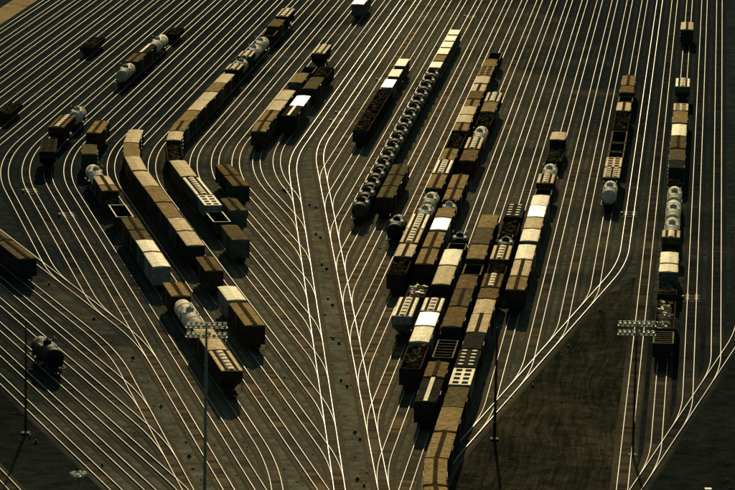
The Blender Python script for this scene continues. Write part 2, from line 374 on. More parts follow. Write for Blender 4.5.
def ribbon(path, offs, zs):            # strip of quads through offsets across the path; returns verts, faces, uvs
    V, Fc, U = [], [], []
    for i, p in enumerate(path.p):
        a = path.p[max(0, i-1)]; b2 = path.p[min(len(path.p)-1, i+1)]; d = (b2-a).normalized(); nn = Vector((-d.y, d.x))
        for o, z in zip(offs, zs): V.append((p.x+nn.x*o, p.y+nn.y*o, z)); U.append((path.s[i], o))
    m_ = len(offs)
    for i in range(len(path.p)-1):
        for j in range(m_-1):
            k = i*m_+j; Fc.append((k, k+m_, k+m_+1, k+1))
    return V, Fc, U
ORD = ['first', 'second', 'third', 'fourth', 'fifth', 'sixth', 'seventh', 'eighth', 'ninth', 'tenth', 'eleventh', 'twelfth', 'thirteenth', 'fourteenth', 'fifteenth', 'sixteenth', 'seventeenth',
       'eighteenth', 'nineteenth', 'twentieth', 'twenty-first', 'twenty-second', 'twenty-third', 'twenty-fourth']
def ordn(k): return ORD[k-1] if k <= len(ORD) else ['thirtieth', 'fortieth'][0]
TRACK_NOTE = {}
for n in sorted(PATH):
    pa = P[n]; zo = -0.0016*(n+1)
    loc = pa.at(pa.s[-1]-1)
    root = empty('railway_track', (0, 0, 0))
    TRACK_NOTE[n] = root
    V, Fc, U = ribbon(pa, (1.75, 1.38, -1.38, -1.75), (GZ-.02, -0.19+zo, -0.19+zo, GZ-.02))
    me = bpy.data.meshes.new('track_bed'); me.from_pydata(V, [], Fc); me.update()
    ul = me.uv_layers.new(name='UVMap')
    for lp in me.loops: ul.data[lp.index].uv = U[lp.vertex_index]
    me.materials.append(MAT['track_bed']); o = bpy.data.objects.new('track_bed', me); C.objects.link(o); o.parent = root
    for sgn in (-1, 1):
        c = sgn*0.7525; zt = zo
        V, Fc, U = ribbon(pa, (c+.07, c+.036, c+.041, c-.041, c-.036, c-.07), (-.185+zo, -.04+zt, zt, zt, -.04+zt, -.185+zo))
        me = bpy.data.meshes.new('rail'); me.from_pydata(V, [], Fc); me.update()
        me.materials.append(MAT['rail_polished' if n in (4, 20, 21) else 'rail_head']); me.materials.append(MAT['rail_web'])
        for i, pl in enumerate(me.polygons): pl.material_index = 0 if i % 5 in (2,) else 1
        o = bpy.data.objects.new('rail', me); C.objects.link(o); o.parent = root

# ------------------------------------------------------------------ rolling stock
def bogie_meshes():
    f_ = MB(); f_.box(-1.25, 1.25, -1.06, -0.90, .38, .72).box(-1.25, 1.25, .90, 1.06, .38, .72).box(-.28, .28, -1.0, 1.0, .42, .86)
    w_ = MB()
    for s in (-1, 1): w_.cyl((0, s*.68, 0), (0, s*.82, 0), .46, n=16)
    w_.cyl((0, -.9, 0), (0, .9, 0), .08, n=8)
    return f_, w_
BF, WS = None, None
def bogie(root, x):
    global BF, WS
    if BF is None:
        a, b2 = bogie_meshes(); BF = a.build('bogie', 'steel_dark', root); BF.location = (x, 0, 0); o = BF
        WS = b2.build('wheelset', 'wheel_steel', o); WS.location = (-.86, 0, .46)
        linked(WS, 'wheelset', o, (.86, 0, .46)); return
    o = linked(BF, 'bogie', root, (x, 0, 0))
    linked(WS, 'wheelset', o, (-.86, 0, .46)); linked(WS, 'wheelset', o, (.86, 0, .46))
def running_gear(root, L, frame=True):
    bogie(root, L/2-1.9); bogie(root, -L/2+1.9)
    u = MB(); u.box(-L/2, L/2, -.25, .25, .78, 1.02)
    for s in (-1, 1): u.box(min(s*L/2, s*(L/2+.46)), max(s*L/2, s*(L/2+.46)), -.12, .12, .78, .98)
    u.box(-L*.22, -L*.05, -1.0, .2, .55, .95)
    u.build('underframe', 'steel_dark', root)
def ladders(root, L, W, z1, mat='steel_dark'):
    for sx, sy in ((1, 1), (-1, -1)):
        m_ = MB(); x = sx*(L/2-.5)
        for dx in (-.2, .2): m_.box(x+dx-.025, x+dx+.025, sy*(W/2+.03)-.025, sy*(W/2+.03)+.025, 1.1, z1)
        z = 1.25
        while z < z1: m_.box(x-.2, x+.2, sy*(W/2+.04)-.02, sy*(W/2+.04)+.02, z, z+.04); z += .38
        m_.build('ladder', mat, root)
def roof_profile(W, z, crown=.16):
    return [(-W/2-.03, z-.12), (-W/2-.03, z), (-W/2+.25, z+crown*.35), (0, z+crown), (W/2-.25, z+crown*.35), (W/2+.03, z), (W/2+.03, z-.12)]
def boxcar(root, L, side, roof, walk=None, h=4.15, ribs=True, W=3.0):
    h += (-.06, .04, -.03, .05, 0, -.05, .03)[N_SEED[0] % 7]; W += (0, .06, -.04)[N_SEED[0] % 3]
    b_ = MB(); b_.box(-L/2, L/2, -W/2, W/2, 1.0, h-.13)
    n = max(5, int(L/1.25))
    for s in (-1, 1):
        for i in range(n+1):
            x = -L/2+.06+(L-.12)*i/n; b_.box(x-.05, x+.05, min(s*W/2, s*(W/2+.06)), max(s*W/2, s*(W/2+.06)), 1.02, h-.15)
        for i in range(4):
            z = 1.3+i*.68; b_.box(min(s*L/2, s*(L/2+.06)), max(s*L/2, s*(L/2+.06)), -W/2+.08, W/2-.08, z, z+.1)
    b_.build('body', side, root)
    for s in (-1, 1):
        d_ = MB(); y0, y1 = sorted((s*(W/2+.07), s*(W/2+.13))); d_.box(-1.35, 1.35, y0, y1, 1.08, h-.3)
        y0, y1 = sorted((s*(W/2+.13), s*(W/2+.17)))
        for k in range(3): d_.box(-1.2, 1.2, y0, y1, 1.6+k*.75, 1.68+k*.75)
        d_.build('door', side, root)
    r_ = MB(); r_.prof(-L/2-.04, L/2+.04, roof_profile(W, h-.02))
    k = max(6, int(L/1.15))
    if ribs:
        for i in range(k+1):
            x = -L/2+.04+(L-.08)*i/k
            q = [(y*1.0, z+.018) for y, z in roof_profile(W, h-.02)[1:-1]]; q2 = [(y, z-.05) for y, z in reversed(q)]
            r_.prof(x-.05, x+.05, q+q2)
    r_.build('roof', roof, root)
    if walk:
        w_ = MB()
        for y in (-.30, -.10, .10): w_.box(-L/2-.25, L/2+.25, y, y+.19, h+.22, h+.26)
        for i in range(k//2+1):
            x = -L/2+.3+(L-.6)*i/(k//2); w_.box(x-.04, x+.04, -.3, .3, h+.13, h+.217)
        w_.build('running_board', walk, root)
    ladders(root, L, W, h-.2); running_gear(root, L)
def hopper(root, L, side, roof, style=0, h=4.3, W=3.1, trough='walk_dark'):
    b_ = MB(); z0 = 1.9
    # sides slope in at the ends, three discharge bays below
    b_.rings([[(x, y, z) for y, z in ((-W/2, z_), (-W/2, h-.12), (W/2, h-.12), (W/2, z_))] for x, z_ in ((-L/2, 3.0), (-L/2+1.9, z0), (L/2-1.9, z0), (L/2, 3.0))])
    for k in range(3):
        x = (k-1)*(L-4.2)/3; q = (L-4.4)/6
        b_.rings([[(x-q, -W/2+.1, z0+.02), (x-q, W/2-.1, z0+.02), (x+q, W/2-.1, z0+.02), (x+q, -W/2+.1, z0+.02)], [(x-.4, -.7, .75), (x-.4, .7, .75), (x+.4, .7, .75), (x+.4, -.7, .75)]])
    n = int(L/1.1)
    for s in (-1, 1):
        for i in range(n+1):
            x = -L/2+.1+(L-.2)*i/n; y0, y1 = sorted((s*W/2, s*(W/2+.08))); b_.box(x-.05, x+.05, y0, y1, 2.0 if abs(x) < L/2-2 else 3.0, h-.15)
    b_.build('body', side, root)
    if style == 0:            # pale roof edges, dark bands, pale hatch covers down the middle
        r_ = MB(); r_.prof(-L/2-.03, L/2+.03, [(-W/2-.02, h-.12), (-W/2-.02, h), (-W/2+.2, h+.06), (W/2-.2, h+.06), (W/2+.02, h), (W/2+.02, h-.12)])
        r_.build('roof', roof, root)
        w_ = MB()
        for s in (-1, 1): w_.box(-L/2+.1, L/2-.1, *sorted((s*.55, s*1.02)), h+.063, h+.10)
        w_.build('running_board', trough, root)
        m_ = max(4, int(L/2.2))
        for i in range(m_):
            x = -L/2+L*(i+.5)/m_; q = MB(); q.prof(x-.72, x+.72, [(-.42, h+.064), (-.42, h+.2), (0, h+.27), (.42, h+.2), (.42, h+.064)]); q.build('hatch', 'walk_light', root)
    elif style == 1:          # pale roof cut by two rows of dark openings
        r_ = MB(); r_.box(-L/2, L/2, -W/2+.05, W/2-.05, h-.14, h-.06)
        m_ = max(4, int(L/2.6)); p_ = MB()
        p_.box(-L/2-.03, L/2+.03, -.22, .22, h-.055, h+.05)
        for s in (-1, 1):
            p_.box(-L/2-.03, L/2+.03, *sorted((s*1.14, s*(W/2+.02))), h-.055, h+.04)
            for i in range(m_+1):
                x = -L/2+L*i/m_; p_.box(x-.5 if i else x-.03, x+.5 if i < m_ else x+.03, *sorted((s*.222, s*1.138)), h-.055, h+.035)
        r_.build('bay_floor', 'roof_dark', root); p_.build('roof', roof, root)
    else:                     # round loading hatches in two rows
        r_ = MB(); r_.prof(-L/2-.03, L/2+.03, [(-W/2-.02, h-.12), (-W/2-.02, h), (-W/2+.3, h+.08), (W/2-.3, h+.08), (W/2+.02, h), (W/2+.02, h-.12)]); r_.build('roof', roof, root)
        m_ = 5
        for i in range(m_):
            for s in (-1, 1):
                x = -L/2+L*(i+.5)/m_; q = MB(); q.cyl((x, s*.75, h+.083), (x, s*.75, h+.26), .42, n=12); q.build('hatch', 'walk_light', root)
        w_ = MB(); w_.box(-L/2, L/2, -.2, .2, h+.12, h+.16); w_.build('running_board', trough, root)
    ladders(root, L, W, h-.3); running_gear(root, L)
def tank(root, L, mat, r=1.42, zc=2.55, band='walk_dark', short=False):
    rg = []; n = 22; hl = L/2-.35
    prof_ = [(-hl, .02), (-hl+.05, .45), (-hl+.2, .78), (-hl+.42, .94), (-hl+.7, 1.0), (hl-.7, 1.0), (hl-.42, .94), (hl-.2, .78), (hl-.05, .45), (hl, .02)]
    for x, k in prof_: rg.append([(x, r*k*math.cos(2*math.pi*j/n), zc+r*k*math.sin(2*math.pi*j/n)) for j in range(n)])
    MB().rings(rg).build('tank', mat, root, smooth=True)
    d_ = MB(); dr = .62 if not short else .8
    d_.cyl((0, 0, zc+r-.15), (0, 0, zc+r+.42), dr, n=16); d_.cyl((0, 0, zc+r+.42), (0, 0, zc+r+.55), dr*.92, dr*.5, n=16)
    for s in (-1, 1): d_.cyl((s*dr*.5, 0, zc+r+.5), (s*dr*.5, 0, zc+r+.75), .09, n=8)
    d_.build('dome', band if short else mat, root, smooth=False)
    for s in (-1, 1):
        p_ = MB(); y0, y1 = sorted((s*(dr+.06), s*(dr+.62))); p_.box(-1.1, 1.1, y0, y1, zc+r-.28, zc+r-.22)
        yo = s*(dr+.6)
        for x in (-1.08, 0, 1.08): p_.box(x-.025, x+.025, yo-.025, yo+.025, zc+r-.22, zc+r+.7)
        p_.box(-1.1, 1.1, yo-.03, yo+.03, zc+r+.66, zc+r+.72)
        p_.build('platform', 'steel_dark', root)
    for x in ((-L*.27, L*.27) if not short else (-L*.2, L*.2)):
        b_ = MB(); ring = [[(x+dx, (r+e)*math.cos(2*math.pi*j/n), zc+(r+e)*math.sin(2*math.pi*j/n)) for j in range(n)] for dx, e in ((-.14, .0), (-.14, .03), (.14, .03), (.14, .0))]; b_.rings(ring, cap=False); b_.build('strap', 'rim_dull' if short else band, root)
    s_ = MB(); s_.box(-L/2, L/2, -.45, .45, 1.02, 1.22)
    for x in (-L/2+1.6, L/2-1.6): s_.box(x-.4, x+.4, -1.25, 1.25, 1.22, 1.75)
    for s in (-1, 1): s_.box(s*L/2-.1, s*L/2+.1, -1.45, 1.45, 1.0, 1.18); s_.box(-L/2, L/2, s*1.42-.05, s*1.42+.05, 1.19, 1.25)
    s_.build('saddle', 'steel_dark', root)
    for s in (-1, 1):
        q = MB()
        for x in (-.22, .22): q.box(x-.025, x+.025, s*(r+.1)-.03, s*(r+.1)+.03, 1.25, zc+r-.25)
        for k in range(7): q.box(-.22, .22, s*(r+.1)-.02, s*(r+.1)+.02, 1.45+k*.35, 1.49+k*.35)
        q.build('ladder', 'steel_dark', root)
    running_gear(root, L)
def gondola(root, L, side, h=2.9, W=3.0, rim='rim_dull', braces=False):
    b_ = MB(); b_.box(-L/2, L/2, -W/2, W/2, 1.0, 1.14)
    for s in (-1, 1):
        b_.box(-L/2, L/2, *sorted((s*(W/2-.09), s*W/2)), 1.143, h-.1)
        b_.box(*sorted((s*(L/2-.09), s*L/2)), -W/2+.093, W/2-.093, 1.143, h-.1)
        n = int(L/1.3)
        for i in range(n+1):
            x = -L/2+.08+(L-.16)*i/n; b_.box(x-.06, x+.06, *sorted((s*(W/2+.002), s*(W/2+.1))), 1.05, h-.12)
    b_.build('body', side, root)
    r_ = MB()
    for s in (-1, 1):
        r_.box(-L/2-.05, L/2+.05, *sorted((s*(W/2-.12), s*(W/2+.1))), h-.1, h)
        r_.box(*sorted((s*(L/2-.12), s*(L/2+.06))), -W/2+.122, W/2-.122, h-.1, h)
    if braces:
        for i in range(1, 6): x = -L/2+L*i/6; r_.box(x-.07, x+.07, -W/2+.13, W/2-.13, h-.16, h-.06)
    r_.build('rim', rim, root)
    ladders(root, L, W, h-.1); running_gear(root, L)
def scrap(L, W, z0, z1, mat, seed, name='scrap_load', label='', loc=(0, 0, 0), rz=0):
    g = random.Random(seed); root = MB()
    # a heap sheet and tumbled plates and beams on it
    nx, ny = int(L/.55), 6; V = []
    for i in range(nx+1):
        for j in range(ny+1):
            e = min(i, nx-i)/2.; e2 = min(j, ny-j)/2.
            V.append((-L/2+L*i/nx, -W/2+W*j/ny, z0+(z1-z0)*min(1, e)*min(1, e2+.25)*g.uniform(.45, .95)))
    root.v = V; root.f = [(i*(ny+1)+j, (i+1)*(ny+1)+j, (i+1)*(ny+1)+j+1, i*(ny+1)+j+1) for i in range(nx) for j in range(ny)]
    for _ in range(int(L*4)):
        M = Matrix.Translation((g.uniform(-L/2+.6, L/2-.6), g.uniform(-W/2+.4, W/2-.4), g.uniform((z0+z1)/2, z1))) @ Matrix.Rotation(g.uniform(0, 6), 4, 'Z') @ Matrix.Rotation(g.uniform(-.6, .6), 4, 'X') @ Matrix.Rotation(g.uniform(-.4, .4), 4, 'Y')
        a, b2, c = g.uniform(.2, .7), g.uniform(.08, .3), g.uniform(.03, .16); root.box(-a, a, -b2, b2, -c, c, M)
    o = root.build(name, mat); o.location = loc; o.rotation_euler = (0, 0, rz); return o
def flatcar(root, L):
    b_ = MB(); b_.box(-L/2, L/2, -1.45, 1.45, 1.05, 1.2)
    for s in (-1, 1): b_.box(-L/2+.3, L/2-.3, *sorted((s*1.25, s*1.4)), .8, 1.047)
    b_.build('deck', 'steel_dark', root)
    k = MB()
    for s in (-1, 1):
        for i in range(int(L/1.6)): x = -L/2+.8+i*1.6; k.box(x-.06, x+.06, *sorted((s*1.453, s*1.53)), 1.0, 1.2)
    k.build('stake_pocket', 'rust_iron', root); running_gear(root, L)
def container(L, mat, side, loc, rz, z0=1.2, h=2.6):
    root = empty('shipping_container', loc, rz)
    b_ = MB(); b_.box(-L/2, L/2, -1.22, 1.22, z0, z0+h-.06)
    n = int(L/.4)
    for s in (-1, 1):
        for i in range(n): x = -L/2+.2+(L-.4)*i/(n-1); b_.box(x-.07, x+.07, *sorted((s*1.221, s*1.26)), z0+.12, z0+h-.15)
    b_.build('body', side, root)
    r_ = MB(); r_.box(-L/2-.02, L/2+.02, -1.27, 1.27, z0+h-.058, z0+h)
    r_.box(-L/2+.1, L/2-.1, -1.1, 1.1, z0+h, z0+h+.025); r_.build('roof', mat, root)
    d_ = MB()
    for y in (-.6, .6):
        d_.box(-L/2-.05, -L/2-.003, y-.55, y+.55, z0+.1, z0+h-.12)
        for q in (-.2, .2): d_.cyl((-L/2-.08, y+q, z0+.1), (-L/2-.08, y+q, z0+h-.15), .02, n=6)
    d_.build('door', side, root)
    return root

# type -> (word for the label, category, object name, builder, roof height)
COL = {'t': ('tan', 'roof_tan'), 'g': ('golden', 'roof_gold'), 'b': ('brown', 'roof_brown'), 'd': ('dull olive', 'roof_dull'), 'k': ('black', 'roof_dark'), 'c': ('cream', 'roof_cream'), 'w': ('white', 'roof_white')}
SIDES = ['side_brown', 'side_brown', 'side_green', 'side_grey', 'side_black', 'side_brown', 'side_yellow']
N_SEED = [0]
def make_car(code, col, L, loc, rz, where):
    N_SEED[0] += 1; k = N_SEED[0]; cw, rm = COL[col]; sd_ = SIDES[k % len(SIDES)] if col not in 'wc' else ('side_white' if k % 2 else 'side_grey')
    if col == 'k' or 'corner' in where: sd_ = 'side_black'
    def root(name): return empty(name, loc, rz)
    if code == 'B': o = root('boxcar'); boxcar(o, L, sd_, rm); lab, cat = f'{cw} roofed plain boxcar', 'boxcar'
    elif code == 'C': o = root('boxcar'); boxcar(o, L, sd_, rm, ribs=False); lab, cat = f'boxcar with smooth {cw} roof', 'boxcar'
    elif code == 'S': o = root('boxcar'); boxcar(o, L, sd_, rm, 'walk_dark' if col != 'k' else 'walk_light'); lab, cat = f'{cw} boxcar with roof walk', 'boxcar'
    elif code == 'H': o = root('hopper_car'); hopper(o, L, sd_, rm, 0); lab, cat = f'{cw} covered hopper with hatches', 'hopper car'
    elif code == 'I': o = root('hopper_car'); hopper(o, L, sd_, rm, 1); lab, cat = f'{cw} hopper with slotted roof', 'hopper car'
    elif code == 'J': o = root('hopper_car'); hopper(o, L, sd_, rm, 2); lab, cat = f'{cw} hopper with round hatches', 'hopper car'
    elif code == 'T': o = root('tank_car'); tank(o, L, {'w': 'tank_white', 'c': 'tank_white', 'k': 'tank_black'}.get(col, 'tank_pale')); lab, cat = f"{ {'w':'white','c':'white','k':'black'}.get(col,'grey') } tank car", 'tank car'
    elif code == 'O': o = root('tank_car'); tank(o, L, 'tank_grey', short=True); lab, cat = 'short domed tank car', 'tank car'
    elif code == 'G': o = root('gondola_car'); gondola(o, L, sd_, 3.3, rim='walk_light' if col == 'g' else 'rim_dull'); lab, cat = 'empty open gondola', 'gondola'
    elif code == 'M': o = root('gondola_car'); gondola(o, L, 'side_black', 3.3, braces=True); lab, cat = 'cross-braced open gondola', 'gondola'
    elif code in 'XQYZ':
        hh = 3.6 if code in 'XY' else 2.2; ld = 'scrap_pale' if code in 'YZ' else 'scrap'
        o = root('gondola_car'); gondola(o, L, 'side_black', hh, rim='walk_dark'); lab, cat = 'loaded dark gondola', 'gondola'
        q = scrap(L-.3, 2.75, 1.16, hh+.35, ld, k, loc=loc, rz=rz); tag(q, f'scrap heap in gondola, {where}', 'scrap', 'scrap loads')
    elif code == 'L':
        o = root('flat_car'); flatcar(o, L); lab, cat = 'low flat car', 'flat car'
        q = container(L-1.0, rm, 'side_white' if col == 'w' else 'side_grey', loc, rz); tag(q, f'{cw} container, {where}', 'container', 'containers on flat cars')
    elif code == 'F': o = root('flat_car'); flatcar(o, L); lab, cat = 'empty low flat car', 'flat car'
    tag(o, f'{lab}, {where}', cat, None)
    return o
HT = {'B': 4.2, 'C': 4.2, 'S': 4.25, 'H': 4.4, 'I': 4.3, 'J': 4.4, 'T': 4.0, 'O': 4.0, 'G': 3.3, 'M': 3.3, 'X': 3.8, 'Q': 2.4, 'Y': 3.8, 'Z': 2.4, 'L': 3.8, 'F': 1.2}
# far to near: (type, colour, picture row of the roof's far edge, of its near edge)
TRAINS = {
 2: ('the rightmost train', [('S','g',22.0,29.2),('H','c',78,86),('I','g',103.5,110.5),('B','t',111,122.5),('C','c',124,135),('S','d',136,147.6),('B','d',149,159.6),('B','k',160.7,172),('Q','k',174,183),('T','w',185,197.5),('T','c',198.5,215),('T','c',216,229.5),('H','g',230,242.3),('Q','k',243,252),('C','c',252.3,263),('C','c',264,276.2),('Q','k',278,293),('Y','k',300,328.5),('M','k',330,343)]),
 5: ('the second train from the right', [('S','t',75.5,85),('B','b',85.7,94),('G','k',94.6,101.5),('S','g',102,110.6),('X','k',112,120),('X','k',121,129),('G','k',130,142),('G','k',143,151),('G','k',152,157),('I','g',157.6,166.8),('J','g',167.5,177.2),('T','c',179,190.5)]),
 8: ('the white-roofed train', [('B','g',132,143),('Q','k',145,160),('T','w',162.5,173),('H','g',173.5,185),('G','k',186,194.5),('C','c',195,205),('C','w',206,216.6),('B','g',217.6,228.2),('C','c',228.7,240.4),('C','c',244.8,258.8),('S','g',259.6,274.7),('S','t',276.5,289.2)]),
 9: ('the longest train', [('J','k',204,218),('X','k',219,234),('T','k',235,244),('H','g',245,260.3),('X','k',261,272.5),('H','b',273.2,287),('B','b',287.6,298.3),('B','g',299,313.3),('S','g',314,332),('B','k',333,348.6),('J','k',349.5,367),('I','c',368,385.4),('B','d',386,406.3),('B','t',407.5,430.8),('S','t',432.2,456.8),('S','t',458.6,484.2),('S','t',486.3,513)]),
 10: ('the train beside the longest', [('B','t',214.5,227.3),('B','d',228,243.5),('B','t',244.4,260.7),('G','k',261.5,274.3),('B','b',275,288.3),('S','d',289,305.8),('B','b',307,326.2),('M','k',340,357.3),('S','b',361.6,376.2),('S','k',378,400.8)]),
 11: ('the train with a white roof', [('T','k',231.5,240.5),('G','k',241.3,249),('C','c',249.6,264.8),('B','g',266,283.8),('H','c',297.5,311),('C','w',311.6,325.3),('C','c',326.2,340.9),('X','k',344.5,367)]),
 12: ('the centre train with gaps', [('H','g',92,101.2),('B','t',101.8,112),('X','k',113.5,124),('T','w',125,136.5),('H','g',137,148.3),('B','b',148.8,160),('S','t',174.5,188),('S','t',188.6,199.5),('T','w',200,207.5),('B','t',208,217),('C','w',217.6,228.9),('S','t',231.8,246.5),('S','t',248,262.8),('Z','k',284,296),('H','c',297,315.5)]),
 13: ('the long mixed train', [('G','k',52.5,58.7),('B','t',59.3,66),('I','t',66.5,75.3),('B','g',76,83),('S','g',83.6,90.3),('B','b',91,98.4),('S','t',99,105.8),('B','g',106.4,114.2),('B','g',114.8,122),('S','t',122.6,130.5),('X','k',131.5,146.5),('S','t',148,159),('H','c',159.6,172.7),('S','t',173.4,187),('T','w',190.5,202),('T','w',202.6,213.2),('H','c',213.7,227.7),('H','g',228.3,242),('S','g',243,256.8),('X','k',257.4,272.8)]),
 14: ('standing alone near the middle', [('T','k',213,224.5)]),
 15: ('the dull three-car cut', [('S','d',164.5,174.3),('S','d',174.9,185),('S','d',185.5,196.5)]),
 16: ('the tank train', [('L','c',29.3,34.6),('L','c',35.2,40.8),('L','c',41.2,47.2),('L','c',47.7,54),('L','t',54.5,60.8),('L','c',61.3,67.5)] + ['tanks']),
 18: ('the dark gondola train', [('L','c',58.3,66),('L','c',68.8,76.5),('L','w',79,87.3),('X','k',88,94.5),('X','k',95,101.5),('X','k',102,108.5),('X','k',109,115.3),('X','k',116,122.5),('X','k',123,129)]),
 22: ('the short pale train', [('X','k',66,75),('B','d',77,88.3),('C','w',95.3,105),('S','k',105.6,115.5)]),
 23: ('the slanting mid-yard train', [('C','w',-6,3.5),('H','g',44,52.7),('G','k',66.5,72.5),('B','t',73.2,82.2),('B','g',90,99.5),('B','g',100,109.7),('S','t',110.6,120.3),('S','t',121,130.4)]),
 25: ('the two-car cut on the curve', [('S','b',164.3,174.4),('S','b',175,185)]),
 26: ('alone between two trains', [('S','d',198,210)]),
 27: ('the winding train', [('H','g',8,15.6),('B','b',19,27.5),('G','k',28,35),('T','w',36,43),('T','w',43.6,50),('H','g',47+3.6,56.5),('T','g',57,62.8),('H','g',63.3,68.7),('B','g',73.5,82),('B','t',82.6,91),('B','g',91.5,99.3),('B','g',99.9,110),('B','t',110.6,120.6),('S','t',121.2,130.5),('B','g',131,140),('X','k',142,159.6),('B','g',160.4,176),('H','c',177,194),('I','c',195,207.3),('G','g',209,221.3),('B','d',225,239.7)]),
 29: ('the long curving train', [('B','g',129.5,142),('B','t',142.7,155.4),('B','g',156.2,169.8),('B','g',170.8,185.2),('B','t',186.2,201.5),('B','t',202.5,217.2),('B','g',218.1,230.3),('B','g',231.2,244.9),('S','b',256,269.6),('C','c',286.2,299.7),('S','t',302,324)]),
 31: ('the train behind the mast', [('S','t',120.7,132.2),('B','d',144,153.5),('T','w',163,174.8),('S','g',175.5,184),('S','t',184.6,194.2),('Q','k',195,203),('G','g',204.5,216.5),('S','d',217.5,228.8),('S','d',229.4,239.2),('C','c',239.8,251),('C','c',252.2,266),('S','t',281.5,295),('T','w',297,322),('B','g',325,349),('H','g',350.3,369.8)]),
 33: ('the far-left scattered train', [('Q','k',27,33),('T','w',33.5,43.5),('S','k',44,52),('S','b',52.6,61),('T','g',61.6,70.5),('T','c',105.5,112),('H','b',114.5,126.3),('I','k',138,151.5)]),
 37: ('the dark corner train', [('Q','k',36,46),('Q','k',102,112),('S','d',206,221),('S','d',222,239),('S','d',240,257.3)]),
 40: ('standing alone on the lower tracks', [('T','k',334,350)]),
 28: ('beside the winding train', []),
}
GRP = {'boxcar': 'boxcars in the yard', 'hopper_car': 'hopper cars in the yard', 'tank_car': 'tank cars in the yard', 'gondola_car': 'gondolas in the yard', 'flat_car': 'flat cars in the yard'}
for tn, (phrase, cars) in TRAINS.items():
    pa = P[tn]; lst = []
    for cdef in cars:
        if cdef == 'tanks':
            s0 = pa.find(68.0, 4.0)+.3; s1 = pa.find(204.5, 4.0); k = 17; st = (s1-s0)/k
            for i in range(k): lst.append(('O', 't', s0+st*i+.5, s0+st*(i+1)-.5))
        else:
            code, col, ya, yb = cdef; h_ = HT[code]; lst.append((code, col, pa.find(ya, h_), pa.find(yb, h_)))
    # neighbouring cars that would touch are drawn apart to leave room for couplers
    out = []
    for i, (code, col, a, b2) in enumerate(lst):
        if i and a - out[-1][3] < .85:
            mid = (a+out[-1][3])/2; p_ = out[-1]; out[-1] = (p_[0], p_[1], p_[2], mid-.43); a = mid+.43
        out.append((code, col, a, b2))
    m_ = len(out)
    for i, (code, col, a, b2) in enumerate(out):
        L = max(5.5, b2-a-.06); mid = (a+b2)/2; q = max(1.5, L/2-1.9)
        p0, p1 = pa.at(mid-q), pa.at(mid+q); d = p0-p1; c = (p0+p1)/2
        kth = m_-i
        where = phrase if m_ == 1 else f'{ordn(kth)} from the near end, {phrase}'
        o = make_car(code, col, L, (c.x, c.y, -0.0016*(tn+1)), math.atan2(d.y, d.x), where)
        o['group'] = GRP[o.name.split('.')[0]]

# track labels, from what stands on them
tn_sorted = sorted(PATH)
def ordbig(k):
    if k <= 20: return ORD[k-1]
    tens = {2: 'twenty', 3: 'thirty', 4: 'forty'}[k//10]
    return {20: 'twentieth', 30: 'thirtieth', 40: 'fortieth'}[k] if k % 10 == 0 else tens+'-'+ORD[k % 10-1]
for n, root in TRACK_NOTE.items():
    if n == -1: lab = 'diagonal ladder track that the outermost yard tracks join at the dark verge'
    else:
        ph = TRAINS.get(n, (None, []))
        what = 'holding cars' if ph[1] else ('curving and empty' if n > 20 else 'straight and empty')
        lab = f'{ordbig(n+1)} track from the right at the top, {what}'
    tag(root, lab, 'railway track', 'parallel yard tracks')

# ------------------------------------------------------------------ floodlight masts
def mast(px, py, h, r, mat, headw, rows, label, headmat='lamp_cream', name='floodlight_mast'):
    x, y = back(px, py, GZ); root = empty(name, (x, y, GZ)); rz = -YA
    root.rotation_euler = (0, 0, -YA)
    p_ = MB()
    p_.cyl((0, 0, 0), (0, 0, h), r, r*.55, n=12); p_.build('pole', mat, root)
    MB().box(-.6, .6, -.6, .6, -.1, .25).build('base', 'rust_iron', root)
    l_ = MB()
    for dx in (-.2, .2): l_.box(dx-.02, dx+.02, r+.04, r+.08, .5, h-.5)
    z = .8
    while z < h-.6: l_.box(-.2, .2, r+.05, r+.075, z, z+.035); z += .6
    l_.build('ladder', mat, root)
    if headw:
        f_ = MB()
        for k in range(rows):
            z = h-.1-k*1.25
            f_.box(-headw/2, headw/2, -.55, -.43, z-.06, z+.06); f_.box(-headw/2, headw/2, .43, .55, z-.06, z+.06)
            for i in range(7): xx = -headw/2+headw*i/6; f_.box(xx-.04, xx+.04, -.43, .43, z-.04, z+.04)
            f_.box(-headw/2, headw/2, -.6, -.57, z+.8, z+.85)
        f_.box(-.12, .12, -.4, -.3, h-2, h+.6); f_.build('platform', 'mast_grey', root)
        n = int(headw/.62)
        for k in range(rows):
            for s in (-1, 1):
                for i in range(n):
                    if (i*7+k*3+(s+1)) % 9 == 4: continue
                    xx = -headw/2+.3+(headw-.6)*i/(n-1); z = h-.1-k*1.25
                    q = MB(); a = Vector((xx, s*.62, z+.35)); d = Vector((0, s*.8, -.45)).normalized()
                    q.cyl(a-d*.24, a+d*.12, .12, .27, n=10); q.box(xx-.04, xx+.04, s*.5-.03, s*.5+.03, z+.063, z+.3)
                    q.build('lamp', headmat, root)
    return tag(root, label, 'light mast', 'floodlight masts')
mast(204.3, 512, 24.6, .22, 'mast_grey', 5.3, 2, 'tall grey floodlight mast with a wide bank of cream lamps over the tan boxcar')
mast(632.6, 456, 18.6, .16, 'mast_dark', 5.2, 2, 'dark floodlight mast whose wide lamp bank overlaps the track by the dirt field')
mast(494.3, 440, 16.2, .2, 'mast_dark', 0, 1, 'bare black pole between the longest train and the dirt field', name='yard_pole')
mast(25.6, 434, 16.3, .15, 'mast_dark', 0, 1, 'thin black pole at the dark ground in front of the lowest tracks', name='yard_pole')
